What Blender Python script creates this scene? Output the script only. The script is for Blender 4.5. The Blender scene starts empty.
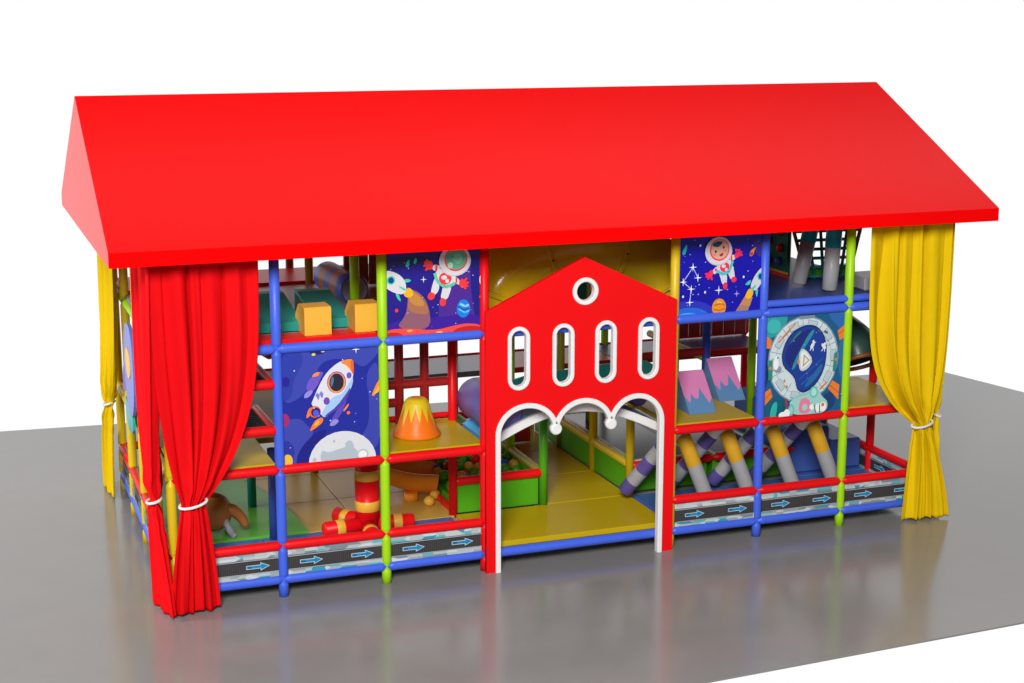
import bpy, math, random
from mathutils import Vector, Matrix
random.seed(7)
PI = math.pi
sc = bpy.context.scene
COL = sc.collection
B = 1.2                      # post spacing
ZB, ZR, ZM, ZU, ZT = .20, .595, 1.475, 2.842, 3.88   # rail heights
DEP = 4.8                    # depth of the play frame
RT = .056                    # padded tube radius

# ------------------------------------------------------------------ materials
def lin(h):
    if isinstance(h, str):
        h = h.lstrip('#'); v = [int(h[i:i+2], 16)/255 for i in (0, 2, 4)]
        return tuple(c/12.92 if c <= .04045 else ((c+.055)/1.055)**2.4 for c in v)
    return h
MATS = {}
def mat(name, color, rough=.35, spec=.5, bump=.0, bscale=40, var=.0, vscale=6, sheen=0, coat=0, rvar=0):
    if name in MATS: return MATS[name]
    m = bpy.data.materials.new(name); m.use_nodes = True
    nt = m.node_tree; p = nt.nodes['Principled BSDF']
    c = lin(color)
    p.inputs['Base Color'].default_value = (*c, 1)
    p.inputs['Roughness'].default_value = rough
    p.inputs['Specular IOR Level'].default_value = spec
    if sheen:
        p.inputs['Sheen Weight'].default_value = sheen
    if coat:
        p.inputs['Coat Weight'].default_value = coat; p.inputs['Coat Roughness'].default_value = .12
    tc = nt.nodes.new('ShaderNodeTexCoord')
    if var:
        n = nt.nodes.new('ShaderNodeTexNoise'); n.inputs['Scale'].default_value = vscale; n.inputs['Detail'].default_value = 5
        nt.links.new(tc.outputs['Object'], n.inputs['Vector'])
        r = nt.nodes.new('ShaderNodeMapRange')
        r.inputs['To Min'].default_value = 1-var; r.inputs['To Max'].default_value = 1+var
        nt.links.new(n.outputs['Fac'], r.inputs['Value'])
        mx = nt.nodes.new('ShaderNodeMix'); mx.data_type = 'RGBA'; mx.blend_type = 'MULTIPLY'
        mx.inputs['Factor'].default_value = 1
        mx.inputs['A'].default_value = (*c, 1)
        nt.links.new(r.outputs['Result'], mx.inputs['B'])
        nt.links.new(mx.outputs['Result'], p.inputs['Base Color'])
        if rvar:
            r2 = nt.nodes.new('ShaderNodeMapRange')
            r2.inputs['To Min'].default_value = rough-rvar; r2.inputs['To Max'].default_value = rough+rvar
            nt.links.new(n.outputs['Fac'], r2.inputs['Value'])
            nt.links.new(r2.outputs['Result'], p.inputs['Roughness'])
    if bump:
        n = nt.nodes.new('ShaderNodeTexNoise'); n.inputs['Scale'].default_value = bscale; n.inputs['Detail'].default_value = 4
        nt.links.new(tc.outputs['Object'], n.inputs['Vector'])
        b = nt.nodes.new('ShaderNodeBump'); b.inputs['Strength'].default_value = bump; b.inputs['Distance'].default_value = .02
        nt.links.new(n.outputs['Fac'], b.inputs['Height']); nt.links.new(b.outputs['Normal'], p.inputs['Normal'])
    MATS[name] = m
    return m
def vinyl(name, color, rough=.38, **k):
    k.setdefault('bump', .06); k.setdefault('bscale', 18); k.setdefault('var', .05)
    return mat(name, color, rough, k.pop('spec', .32), **k)
RED = vinyl('red_vinyl', (.76, .005, .008), spec=.22)
BLUE = vinyl('blue_vinyl', (.055, .125, .72))
LIME = vinyl('lime_vinyl', (.34, .66, .006))
YEL = vinyl('yellow_vinyl', (.66, .47, .012))
GREEN = vinyl('green_vinyl', (.075, .36, .008))
NAVY = vinyl('navy_vinyl', (.03, .065, .28))
OLIVE = vinyl('olive_vinyl', (.30, .27, .015))
BROWN = vinyl('brown_vinyl', (.23, .075, .02))
TEALD = vinyl('dark_teal_vinyl', (.012, .22, .19))
TEAL = vinyl('teal_vinyl', (.02, .33, .36))
AMBER = vinyl('amber_vinyl', (.78, .42, .045))
ORANGE = vinyl('orange_plastic', (.95, .33, .025), rough=.28)
WHITE = vinyl('white_vinyl', (.78, .78, .78))
GREY = vinyl('grey_vinyl', (.33, .33, .35))
PURPLE = vinyl('purple_vinyl', (.16, .13, .42))
PINK = vinyl('pink_vinyl', (.62, .20, .42))
STEEL = vinyl('steel_blue_vinyl', (.10, .22, .42))
DKGREEN = vinyl('dark_green_plastic', (.03, .075, .06), rough=.3)
BLACK = vinyl('black_mesh_fabric', (.012, .012, .014), rough=.6)
CYAN = vinyl('sky_blue_vinyl', (.07, .38, .70))
MATY = vinyl('yellow_floor_mat', (.52, .36, .006), rough=.33, spec=.10)
MATT = vinyl('tan_floor_mat', (.54, .33, .06), rough=.28, spec=.18)
MATG = vinyl('green_floor_mat', (.11, .40, .04), rough=.3, spec=.15)
MATB = vinyl('blue_floor_mat', (.06, .14, .42), rough=.25)
SLATE = vinyl('slate_blue_mat', (.16, .22, .36), rough=.25)
INDIGO = vinyl('indigo_mat', (.10, .09, .28), rough=.3)
CRIM = vinyl('crimson_mat', (.42, .02, .02), rough=.3)
SEAM = vinyl('dark_seam', (.06, .05, .02), rough=.6)
TUBEY = vinyl('yellow_slide_plastic', (.76, .52, .010), rough=.16, bump=.02)
ROOF = mat('red_canopy_sheet', (.92, .001, .0015), .25, .045, var=.012, vscale=.6)
FAC = mat('red_painted_board', (.80, .004, .006), .45, .14, var=.015, vscale=3)
TRIM = mat('white_trim_paint', (.80, .80, .80), .35, .4, var=.02)
REDC = mat('red_curtain_cloth', (.70, .003, .006), .8, .08, bump=.10, bscale=260, var=.06, vscale=5)
YELC = mat('yellow_curtain_cloth', (.72, .49, .002), .8, .10, bump=.10, bscale=260, var=.06, vscale=5)
ROPE = mat('white_cord', (.72, .72, .74), .6, .3, bump=.2, bscale=80)
FLOOR = mat('grey_polished_floor', (.245, .24, .235), .18, .5, bump=.015, bscale=3, var=.10, vscale=1.6, rvar=.05)
def ink(h):                  # printed colours
    return mat('print_' + h.strip('#'), h, .32, .35, var=.03, vscale=30)

# ------------------------------------------------------------------ mesh builder
class MB:
    def __init__(s): s.v = []; s.f = []; s.mi = []; s.sm = []; s.mats = []
    def idx(s, m):
        if m not in s.mats: s.mats.append(m)
        return s.mats.index(m)
    def add(s, vs, fs, m, smooth=False):
        o = len(s.v); i = s.idx(m)
        s.v += [tuple(v) for v in vs]
        for f in fs: s.f.append([o+k for k in f]); s.mi.append(i); s.sm.append(smooth)
        return s
    def box(s, a, b, m, ch=0.0):
        x0, y0, z0 = a; x1, y1, z1 = b
        if ch <= 0:
            vs = [(x, y, z) for x in (x0, x1) for y in (y0, y1) for z in (z0, z1)]
            fs = [(0,1,3,2),(4,6,7,5),(0,4,5,1),(2,3,7,6),(0,2,6,4),(1,5,7,3)]
            return s.add(vs, fs, m)
        # chamfered box: hull of 24 points
        vs = []; key = {}
        for ix, x in enumerate((x0, x1)):
            for iy, y in enumerate((y0, y1)):
                for iz, z in enumerate((z0, z1)):
                    sx, sy, sz = (1-2*ix)*ch, (1-2*iy)*ch, (1-2*iz)*ch
                    for ax, d in enumerate(((0, sy, sz), (sx, 0, sz), (sx, sy, 0))):
                        key[ix, iy, iz, ax] = len(vs); vs.append((x+d[0], y+d[1], z+d[2]))
        fs = []
        for ax in range(3):
            for q in (0, 1):
                o = [k for k in range(3) if k != ax]
                c = []
                for a_, b_ in ((0,0),(1,0),(1,1),(0,1)):
                    t = [0,0,0]; t[ax] = q; t[o[0]] = a_; t[o[1]] = b_; c.append(key[(*t, ax)])
                fs.append(c if (q == 1) ^ (ax == 1) else c[::-1])
        for ax in range(3):
            o = [k for k in range(3) if k != ax]
            for a_ in (0, 1):
                for b_ in (0, 1):
                    t0 = [0,0,0]; t1 = [0,0,0]; t0[ax] = 0; t1[ax] = 1
                    for t in (t0, t1): t[o[0]] = a_; t[o[1]] = b_
                    fs.append([key[(*t0, o[0])], key[(*t1, o[0])], key[(*t1, o[1])], key[(*t0, o[1])]])
        for ix in (0, 1):
            for iy in (0, 1):
                for iz in (0, 1): fs.append([key[ix, iy, iz, k] for k in range(3)])
        return s.add(vs, fs, m)
    def lathe(s, p0, p1, prof, m, n=20, caps=True, smooth=True):
        """prof: list of (distance along p0->p1, radius[, material])"""
        p0 = Vector(p0); p1 = Vector(p1); ax = (p1-p0).normalized()
        q = ax.to_track_quat('Z', 'Y'); X = q @ Vector((1,0,0)); Y = q @ Vector((0,1,0))
        o = len(s.v)
        for t in prof:
            for k in range(n):
                a = 2*PI*k/n
                s.v.append(tuple(p0 + ax*t[0] + (X*math.cos(a)+Y*math.sin(a))*t[1]))
        for j in range(len(prof)-1):
            mm = prof[j][2] if len(prof[j]) > 2 else m
            i = s.idx(mm)
            for k in range(n):
                k2 = (k+1) % n
                s.f.append([o+j*n+k, o+j*n+k2, o+(j+1)*n+k2, o+(j+1)*n+k]); s.mi.append(i); s.sm.append(smooth)
        if caps:
            i0 = s.idx(prof[0][2] if len(prof[0]) > 2 else m)
            i1 = s.idx(prof[-2][2] if len(prof[-2]) > 2 else m)
            s.f.append([o+k for k in range(n)][::-1]); s.mi.append(i0); s.sm.append(False)
            L = o+(len(prof)-1)*n
            s.f.append([L+k for k in range(n)]); s.mi.append(i1); s.sm.append(False)
        return s
    def pad(s, p0, p1, m, r=RT, t0=True, t1=True, n=18):
        """padded tube whose ends taper to the joint like laced foam sleeves"""
        L = (Vector(p1)-Vector(p0)).length
        prof = []
        prof += [(-r*.2, r*.22), (0, r*.30), (r*.90, r*.97), (r*1.2, r)] if t0 else [(0, r)]
        prof += [(L-r*1.2, r), (L-r*.90, r*.97), (L, r*.30), (L+r*.2, r*.22)] if t1 else [(L, r)]
        return s.lathe(p0, p1, prof, m, n)
    def tube(s, pts, r, m, n=14, caps=True, rad=None):
        pts = [Vector(p) for p in pts]; o = len(s.v); i = s.idx(m)
        T = [(pts[min(k+1, len(pts)-1)]-pts[max(k-1, 0)]).normalized() for k in range(len(pts))]
        up = Vector((0,0,1)) if abs(T[0].z) < .9 else Vector((1,0,0))
        X = T[0].cross(up).normalized()
        for k, p in enumerate(pts):
            X = (X - T[k]*X.dot(T[k])).normalized(); Y = T[k].cross(X)
            rr = rad[k] if rad else r
            for a in range(n):
                t = 2*PI*a/n; s.v.append(tuple(p + (X*math.cos(t)+Y*math.sin(t))*rr))
        for k in range(len(pts)-1):
            for a in range(n):
                b = (a+1) % n
                s.f.append([o+k*n+a, o+k*n+b, o+(k+1)*n+b, o+(k+1)*n+a]); s.mi.append(i); s.sm.append(True)
        if caps:
            s.f.append([o+a for a in range(n)][::-1]); s.f.append([o+(len(pts)-1)*n+a for a in range(n)])
            s.mi += [i, i]; s.sm += [False, False]
        return s
    def ball(s, c, r, m, n=20, h=12, rot=None):
        r = (r, r, r) if not hasattr(r, '__len__') else r
        vs = []
        for j in range(h+1):
            ph = PI*j/h
            for k in range(n):
                a = 2*PI*k/n
                v = Vector((r[0]*math.sin(ph)*math.cos(a), r[1]*math.sin(ph)*math.sin(a), r[2]*math.cos(ph)))
                if rot: v = rot @ v
                vs.append(Vector(c)+v)
        fs = [[j*n+k, (j+1)*n+k, (j+1)*n+(k+1) % n, j*n+(k+1) % n] for j in range(h) for k in range(n)]
        return s.add(vs, fs, m, True)
    def prism(s, poly, axis, a, b, m):
        """extrude a 2-D polygon along an axis: axis 'y' polygon is (x,z), 'x' -> (y,z), 'z' -> (x,y)"""
        f = {'y': lambda p, t: (p[0], t, p[1]), 'x': lambda p, t: (t, p[0], p[1]), 'z': lambda p, t: (p[0], p[1], t)}[axis]
        n = len(poly)
        vs = [f(p, a) for p in poly] + [f(p, b) for p in poly]
        fs = [list(range(n))[::-1], list(range(n, 2*n))] + [[k, (k+1) % n, n+(k+1) % n, n+k] for k in range(n)]
        return s.add(vs, fs, m)
    def build(s, name, parent=None, loc=None, fix=True):
        me = bpy.data.meshes.new(name)
        me.from_pydata(s.v, [], s.f)
        for m in s.mats: me.materials.append(m)
        me.polygons.foreach_set('material_index', s.mi); me.polygons.foreach_set('use_smooth', s.sm)
        me.update()
        if fix:
            import bmesh
            bm = bmesh.new(); bm.from_mesh(me); bmesh.ops.remove_doubles(bm, verts=bm.verts, dist=1e-6)
            bmesh.ops.recalc_face_normals(bm, faces=bm.faces); bm.to_mesh(me); bm.free()
        o = bpy.data.objects.new(name, me); COL.objects.link(o)
        if loc: o.location = loc
        if parent: o.parent = parent
        return o
def tag(o, label, cat=None, group=None, kind=None):
    if label: o['label'] = label
    if cat: o['category'] = cat
    if group: o['group'] = group
    if kind: o['kind'] = kind
    return o
def thing(name, label, cat, loc=(0,0,0), rz=0, group=None):
    o = bpy.data.objects.new(name, None); COL.objects.link(o); o.location = loc; o.rotation_euler = (0,0,rz)
    o.empty_display_size = .1
    return tag(o, label, cat, group)
def dup(root, loc, rz=0, label=None, group=None):
    r = root.copy(); COL.objects.link(r); r.location = loc; r.rotation_euler = (0,0,rz)
    if label: r['label'] = label
    if group: r['group'] = group
    for ch in list(root.children):
        c = ch.copy(); COL.objects.link(c); c.parent = r
        for g in ch.children:
            d = g.copy(); COL.objects.link(d); d.parent = c
    return r
def sm3(t): return t*t*(3-2*t)

# ------------------------------------------------------------------ floor
fl = MB().prism([(-14, -4.68), (16.9, -3.1), (14.86, 7.1), (-14, 9.62)], 'z', -.02, 0, FLOOR).build('floor')
tag(fl, 'smooth grey polished floor mirroring the play house softly', kind='structure')

# ------------------------------------------------------------------ play house frame
house = thing('play_house', 'long indoor soft play house of padded coloured tubes under a plain red pitched roof', 'play structure')
rf = MB()
x0, x1 = -.581, 10.181; yf, yr, yb = -.5, 2.35, 5.2; zE, ze, zR = 3.903, 4.061, 5.489
pr = [(yf, zE), (yb, zE), (yb, ze), (yr, zR), (yf, ze)]
rf.prism(pr, 'x', x0, x1, ROOF)
rf = rf.build('roof', house)

def CN(m): return m.name.split('.')[0].replace('_vinyl', '').replace('_', ' ')
def post(x, y, z0, z1, m, lv=(), mats=None, label=None):
    b = MB(); zs = [z0]+[z for z in lv if z0 < z < z1]+[z1]
    for k in range(len(zs)-1):
        b.pad((x, y, zs[k]), (x, y, zs[k+1]), m, t0=k > 0, t1=k < len(zs)-2)
    return tag(b.build('post', house), CN(m)+' padded post')
def beam(p0, p1, m, r=RT):
    return tag(MB().pad(p0, p1, m, r).build('beam', house), CN(m)+' padded beam')
LV = (ZB, ZR, ZM, ZU)
front = [YEL, BLUE, LIME, RED, None, YEL, BLUE, LIME, YEL]
for i, m in enumerate(front):
    if m: post(i*B, 0, .0, ZT, m, LV)
for i in range(8):
    a, b_ = (i*B, 0), ((i+1)*B, 0)
    if i in (3, 4): continue
    for z, m in ((ZB, BLUE), (ZR, RED), (ZM, RED), (ZU, BLUE)):
        beam((a[0], 0, z), (b_[0], 0, z), m)
for z in (ZB, ZU+.0): beam((3*B, 0, z), (5*B, 0, z), BLUE)
# left side
for j in (1, 2, 3, 4): post(0, j*B, 0, ZT, YEL, LV)
for j in range(4):
    for z, m in ((ZB, BLUE), (ZR, RED), (ZM, YEL), (ZU, LIME)): beam((0, j*B, z), (0, (j+1)*B, z), m)
# right side
for j in (1, 2, 3, 4): post(8*B, j*B, 0, ZU if j == 1 else ZT, RED, LV)
for j in range(4):
    for z, m in ((ZB, BLUE), (ZR, RED), (ZU, BLUE)): beam((8*B, j*B, z), (8*B, (j+1)*B, z), m)
# back row
for i, m in ((1, BROWN), (2, BROWN), (3, LIME), (4, RED), (5, YEL), (6, LIME), (7, RED)): post(i*B, DEP, 0, ZT, m, LV)
for i in range(8):
    for z, m in ((ZB, BLUE), (ZR, RED), (ZM, RED)): beam((i*B, DEP, z), ((i+1)*B, DEP, z), m)
# posts inside
post(2*B, 3*B, .3, ZT, OLIVE); post(2*B, B, 2.95, ZT, LIME); 
post(1.32, 1.05, .3, 1.43, NAVY); post(1.30, 2.3, .3, 1.43, TEALD)
post(3*B, B, .3, 2.8, RED); post(2.94, 1.25, 1.5, 2.8, CRIM); post(3.26, 1.25, 1.5, 2.8, CRIM)
post(4*B, B, .3, 1.62, GREEN); post(4*B, 2*B, .3, ZT, LIME)
post(5*B, B, .3, 2.5, YEL); post(5*B, 2*B, .3, ZT, YEL); post(5*B, 3*B, .3, 2.8, OLIVE)
post(7.36, 1.78, 1.5, ZT, BLUE); post(6*B, 2*B, .3, ZT, LIME); post(7*B, 2*B, .3, ZT, LIME); post(6.45, 3.6, .3, ZT, OLIVE)
# rails inside
beam((3*B, B, .74), (4*B, B, .74), RED); beam((4*B, B, .72), (4*B, 2*B, .72), OLIVE); beam((4*B, 2*B, .72), (4*B, 3*B, .72), OLIVE)
beam((5*B, B, .72), (5*B, 2*B, .72), YEL); beam((5*B, 2*B, .72), (5*B, 3*B, .72), YEL)
beam((5*B, B, .70), (6*B, B, .70), RED); beam((6*B, B, .70), (7*B, B, .70), RED)
beam((2.4, 1.25, 2.02), (3.6, 1.25, 2.02), CRIM); beam((2.4, 1.25, 1.80), (2.94, 1.25, 1.80), CRIM)
beam((2.4, 1.32, 1.58), (3.6, 1.32, 1.58), RED, .035)
beam((6.0, 1.75, 2.0), (7.36, 1.78, 2.0), CRIM); beam((7.36, 1.8, 1.90), (7.36, 3.6, 1.90), YEL, .05)
beam((3.6, 3.6, 2.05), (6.0, 3.6, 2.05), CRIM)
# decks: each mat slab a part
def deck(a, b, m, edge=None, name='deck'):
    d = MB().box(a, b, m, .008).build(name, house)
    return d
deck((-.02, .09, .21), (9.58, 4.7, .285), GREY, name='floor_platform')
def mats(x0, y0, x1, y1, m, nx, ny, z=.29, h=.03):
    b = MB(); g = .004
    for i in range(nx):
        for j in range(ny):
            w, d = (x1-x0)/nx, (y1-y0)/ny
            b.box((x0+i*w+g, y0+j*d+g, z), (x0+(i+1)*w-g, y0+(j+1)*d-g, z+h), m, .006)
    return b.build('floor_mat', house)
mats(.0, .09, 3.55, 1.12, MATB, 3, 1); mats(1.2, 1.13, 3.6, 4.7, MATT, 2, 3)
mats(3.62, .02, 5.98, 1.18, MATY, 1, 1, .25, .07); mats(4.82, 1.19, 5.98, 4.7, MATY, 1, 3)
mats(6.02, .09, 9.5, 1.15, MATB, 3, 1); mats(8.3, 1.16, 9.5, 4.7, MATB, 1, 3)
g = MB(); arc = [(-.0, 1.13), (1.75, 1.13)] + [(1.75-1.35*(1-math.cos(t*PI/2/10)), 1.13+3.5*math.sin(t*PI/2/10)) for t in range(1, 11)] + [(0, 4.63)]
g.prism(arc, 'z', .29, .345, MATG); g.build('floor_mat', house)
# decks at the middle level
for a, b_, m in (((.06, .05, 1.47), (1.16, 1.2, 1.535), MATY), ((2.44, .05, 1.47), (3.62, 1.32, 1.535), MATY),
                 ((6.06, .05, 1.47), (7.16, 1.6, 1.535), MATY), ((8.44, .05, 1.47), (9.55, 1.5, 1.535), MATY),
                 ((2.4, 3.7, 1.44), (5.2, 4.7, 1.52), SLATE), ((5.22, 3.7, 1.44), (6.9, 4.7, 1.52), CRIM), ((6.92, 3.7, 1.44), (9.5, 4.7, 1.52), INDIGO),
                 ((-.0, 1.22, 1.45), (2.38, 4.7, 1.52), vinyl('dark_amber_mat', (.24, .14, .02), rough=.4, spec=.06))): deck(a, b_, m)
beam((6.9, 3.66, 1.5), (9.5, 3.66, 1.5), RED)
# decks at the upper level
deck((6.1, 2.2, 1.45), (7.3, 3.55, 1.51), TEALD)
deck((.95, .06, 2.86), (2.36, .40, 2.93), RED); deck((.0, .41, 2.85), (3.55, 3.58, 2.92), GREY)
deck((.0, 3.60, 2.86), (3.55, 4.7, 2.96), RED); deck((6.06, .05, 2.86), (9.55, 3.6, 2.92), NAVY)
beam((7.2, .0, 2.955), (9.6, .0, 2.955), BLUE, .045)
# upright pads and walls inside
MB().box((3.64, 1.21, .32), (4.74, 1.25, .70), GREEN, .008).build('wall_pad', house)
MB().box((4.77, 1.28, .32), (4.81, 4.6, .68), GREEN, .008).build('wall_pad', house)
MB().box((5.99, 1.28, .32), (6.03, 4.6, .68), GREEN, .008).build('wall_pad', house)
MB().box((4.9, 4.0, .33), (5.7, 4.06, .95), CRIM, .02).build('wall_pad', house)
w = MB()
for k in range(4): w.box((2.75+.17*k, 3.1, 2.94), (2.75+.17*k+.16, 3.14, 3.86), BROWN, .01)
w.build('plank_wall', house)
w = MB()
for k in range(6): w.box((8.35+.2*k, 4.66, 1.54), (8.35+.2*k+.19, 4.70, 2.7), CRIM, .01)
w.build('plank_wall', house)
MB().box((5.5, 4.1, 2.2), (7.1, 4.14, 2.82), TEALD, .01).build('wall_pad', house)
# net steps beside the red curtain
for z in (1.93, 2.45):
    beam((0, 0, z), (B, 0, z), RED); beam((B-.05, .05, z), (B-.05, 1.1, z), CRIM, .045)
    b = MB()
    for k in range(13): b.box((.06, .08+.08*k, z-.006), (1.1, .08+.08*k+.045, z+.006), BLACK)
    for k in range(11): b.box((.06+.1*k, .075, z-.012), (.06+.1*k+.03, 1.1, z-.0065), BLACK)
    b.build('net_step', house)
beam((B-.05, .1, 2.75), (B-.05, 1.6, 2.62), CRIM, .045)

# ------------------------------------------------------------------ printed panels
class Art:
    """flat printed board in the x-z plane: shapes are clipped to the board and laid in thin film layers"""
    def __init__(s, w, h, bg, t=.02):
        s.mb = MB(); s.w = w; s.h = h; s.L = 0
        s.mb.box((0, 0, 0), (w, t, h), ink(bg), .003)
    def clip(s, P):
        for ax, sgn, lim in ((0, 1, .004), (0, -1, s.w-.004), (1, 1, .004), (1, -1, s.h-.004)):
            out = []
            for k in range(len(P)):
                a, b = P[k-1], P[k]
                ia, ib = sgn*(a[ax]-lim) >= 0, sgn*(b[ax]-lim) >= 0
                if ia != ib:
                    t = (lim-a[ax])/(b[ax]-a[ax]); out.append((a[0]+t*(b[0]-a[0]), a[1]+t*(b[1]-a[1])))
                if ib: out.append(b)
            P = out
            if not P: return P
        return P
    def poly(s, P, c, same=False):
        """P in board fractions, origin at the top left"""
        Q = s.clip([(u*s.w, (1-v)*s.h) for u, v in P])
        if len(Q) < 3: return s
        if not same: s.L += 1
        y = -.0004*s.L-.0005
        s.mb.add([(x, y, z) for x, z in Q], [list(range(len(Q)))], ink(c)); return s
    def ell(s, u, v, ru, rv, c, a0=0, n=28, rot=0, same=False):
        P = []
        for k in range(n):
            t = 2*PI*k/n; x, z = ru*s.w*math.cos(t), rv*s.h*math.sin(t)
            P.append((u+(x*math.cos(rot)-z*math.sin(rot))/s.w, v+(x*math.sin(rot)+z*math.cos(rot))/s.h))
        return s.poly(P, c, same)
    def line(s, pts, wd, c):
        for k in range(len(pts)-1):
            (u0, v0), (u1, v1) = pts[k], pts[k+1]
            dx, dz = (u1-u0)*s.w, (v1-v0)*s.h; L = math.hypot(dx, dz) or 1; nx, nz = -dz/L*wd/2/s.w, dx/L*wd/2/s.h
            s.poly([(u0+nx, v0+nz), (u1+nx, v1+nz), (u1-nx, v1-nz), (u0-nx, v0-nz)], c, same=k > 0)
        return s
    def star(s, u, v, r, c='#e8ecff'):
        P = []
        for k in range(8):
            q = r if k % 2 == 0 else r*.18; P.append((u+q*math.cos(k*PI/4)/s.w, v+q*math.sin(k*PI/4)/s.h))
        return s.poly(P, c)
    def dots(s, n, c, r0, r1, seed):
        R = random.Random(seed); s.L += 1
        for k in range(n): q = R.uniform(r0, r1); s.ell(R.uniform(.03, .97), R.uniform(.03, .97), q/s.w, q/s.h, c, n=8, same=True)
        return s
    def build(s, name, x, z, y=-.012): return s.mb.build(name, None, (x, y, z), fix=False)
def shear(x0, y0, w, h, sl):        # authoring helper: sketch coordinates -> board fractions
    def f(*pts): return [((x-x0)/w, (y-(y0+sl*(x-x0)))/h) for x, y in pts]
    return f
def blob(P, n=3):                   # Chaikin rounding
    for _ in range(n):
        Q = []
        for k in range(len(P)):
            a, b = P[k], P[(k+1) % len(P)]
            Q += [(.75*a[0]+.25*b[0], .75*a[1]+.25*b[1]), (.25*a[0]+.75*b[0], .25*a[1]+.75*b[1])]
        P = Q
    return P

# --- rocket and moon board
PW, PH = B-2*RT+.01, ZU-ZM-2*RT+.01
A = Art(PW, PH, '#202a96')
f = shear(32, 62, 522, 592, -.058)
A.poly(blob(f((20,30),(560,0),(560,60),(470,150),(420,110),(330,90),(240,110),(200,200),(130,300),(20,340))), '#3a44a8')
A.poly(blob(f((20,60),(130,40),(150,110),(90,200),(80,300),(20,320))), '#2c3aa0')
A.poly(blob(f((560,100),(500,140),(480,210),(500,330),(490,460),(440,520),(560,620))), '#3a42a6')
A.poly(blob(f((20,420),(120,400),(160,450),(200,480),(150,540),(130,600),(90,680),(20,690))), '#3c44a6')
A.poly(blob(f((20,500),(100,560),(60,680),(20,690))), '#2a3398')
A.poly(blob(f((140,540),(210,480),(280,460),(180,640),(90,680),(100,600))), '#1a2080')
A.ell(*f((48,632))[0], .052, .058, '#e0b840'); A.ell(*f((40,415))[0], .045, .06, '#a02868')
A.ell(*f((50,212))[0], .04, .045, '#2a1c90'); A.ell(*f((222,55))[0], .08, .025, '#20207c')
A.ell(*f((345,650))[0], .355, .285, '#d2d4da')
A.poly(blob(f((225,590),(250,582),(262,600),(330,575),(362,570),(360,545),(385,530),(408,548),(405,572),(440,600),(425,660),(225,660))), '#a9b7c2')
A.ell(*f((455,612))[0], .062, .052, '#b2bec8'); A.ell(*f((455,612))[0], .044, .036, '#e6e6ea')
A.ell(*f((300,535))[0], .014, .012, '#a9b7c2'); A.ell(*f((192,630))[0], .02, .018, '#a9b7c2')
# rocket: pods, flames, hull
A.poly(blob(f((255,158),(205,165),(160,220),(158,262),(185,270),(215,240),(240,190)),2), '#6a55c0')
A.poly(blob(f((235,160),(205,165),(185,188),(222,184)),1), '#f08c30')
A.poly(blob(f((185,255),(150,270),(142,300),(170,296),(195,265)),1), '#8f86d8')
A.poly(blob(f((382,290),(350,380),(300,440),(275,450),(290,410),(330,350)),2), '#5a48b4')
A.poly(blob(f((384,328),(350,372),(358,376),(384,345)),1), '#f08c30')
A.poly(blob(f((330,420),(300,412),(272,450),(300,452),(322,436)),1), '#8f86d8')
A.poly(blob(f((176,345),(158,375),(152,412),(182,385),(196,360)),1), '#ee7a2c')
A.poly(blob(f((240,400),(205,415),(185,440),(166,482),(215,452),(245,425)),1), '#ee7a2c')
A.poly(blob(f((222,415),(205,425),(190,450),(220,440)),1), '#f6b23c')
hull = [(412,96),(370,98),(320,118),(262,170),(222,240),(190,310),(180,336),(250,408),(290,380),(350,330),(395,250),(415,170)]
A.poly(blob(f(*hull),2), '#d6d6e0')
A.poly(blob(f((405,190),(412,210),(395,262),(352,332),(290,382),(250,408),(228,385),(300,290),(350,285)),2), '#9cc0ea')
A.poly(blob(f((398,240),(385,290),(345,345),(262,402),(250,396),(320,345),(370,280)),1), '#4e3fb0')
A.poly(blob(f((412,96),(372,98),(340,114),(380,130),(412,180),(416,130)),1), '#f0862e')
A.poly(blob(f((412,96),(395,110),(404,170),(414,178),(416,130)),1), '#e0602a')
A.ell(*f((320,218))[0], .098, .098, '#7a52b8'); A.ell(*f((320,220))[0], .09, .092, '#f09038'); A.ell(*f((320,218))[0], .075, .08, '#26283c')
A.poly(blob(f((300,180),(285,210),(290,250),(308,210)),1), '#5a6a88')
A.ell(*f((264,316))[0], .032, .034, '#6a4aa8'); A.ell(*f((388,182))[0], .026, .028, '#6a55c0')
for dx in (0, 20): A.poly(f((205+dx,285-dx*.4),(215+dx,270-dx*.4),(228+dx,285-dx*.4),(220+dx,310-dx*.4)), '#7a78d0')
A.ell(*f((200,372))[0], .06, .052, '#e2702a', rot=.7); A.ell(*f((204,374))[0], .048, .042, '#2c2070', rot=.7); A.ell(*f((205,380))[0], .03, .03, '#5a54d8')
A.poly(blob(f((556,200),(530,240),(505,300),(530,285),(556,268)),1), '#f08c30'); A.poly(blob(f((556,230),(535,260),(515,296),(556,262)),1), '#f4b040')
A.star(*f((428,44))[0], .05); A.ell(*f((380,382))[0], .018, .016, '#f06a4a'); A.dots(16, '#cfd8ff', .004, .009, 3)
for p in ((250,50),(200,68)): A.ell(*f(p)[0], .02, .012, '#d8d43a')
tag(A.build('picture_panel', B+RT-.005, ZM+RT-.005), 'printed board with a white rocket flying above a pale moon', 'panel', 'printed picture boards')

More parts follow.
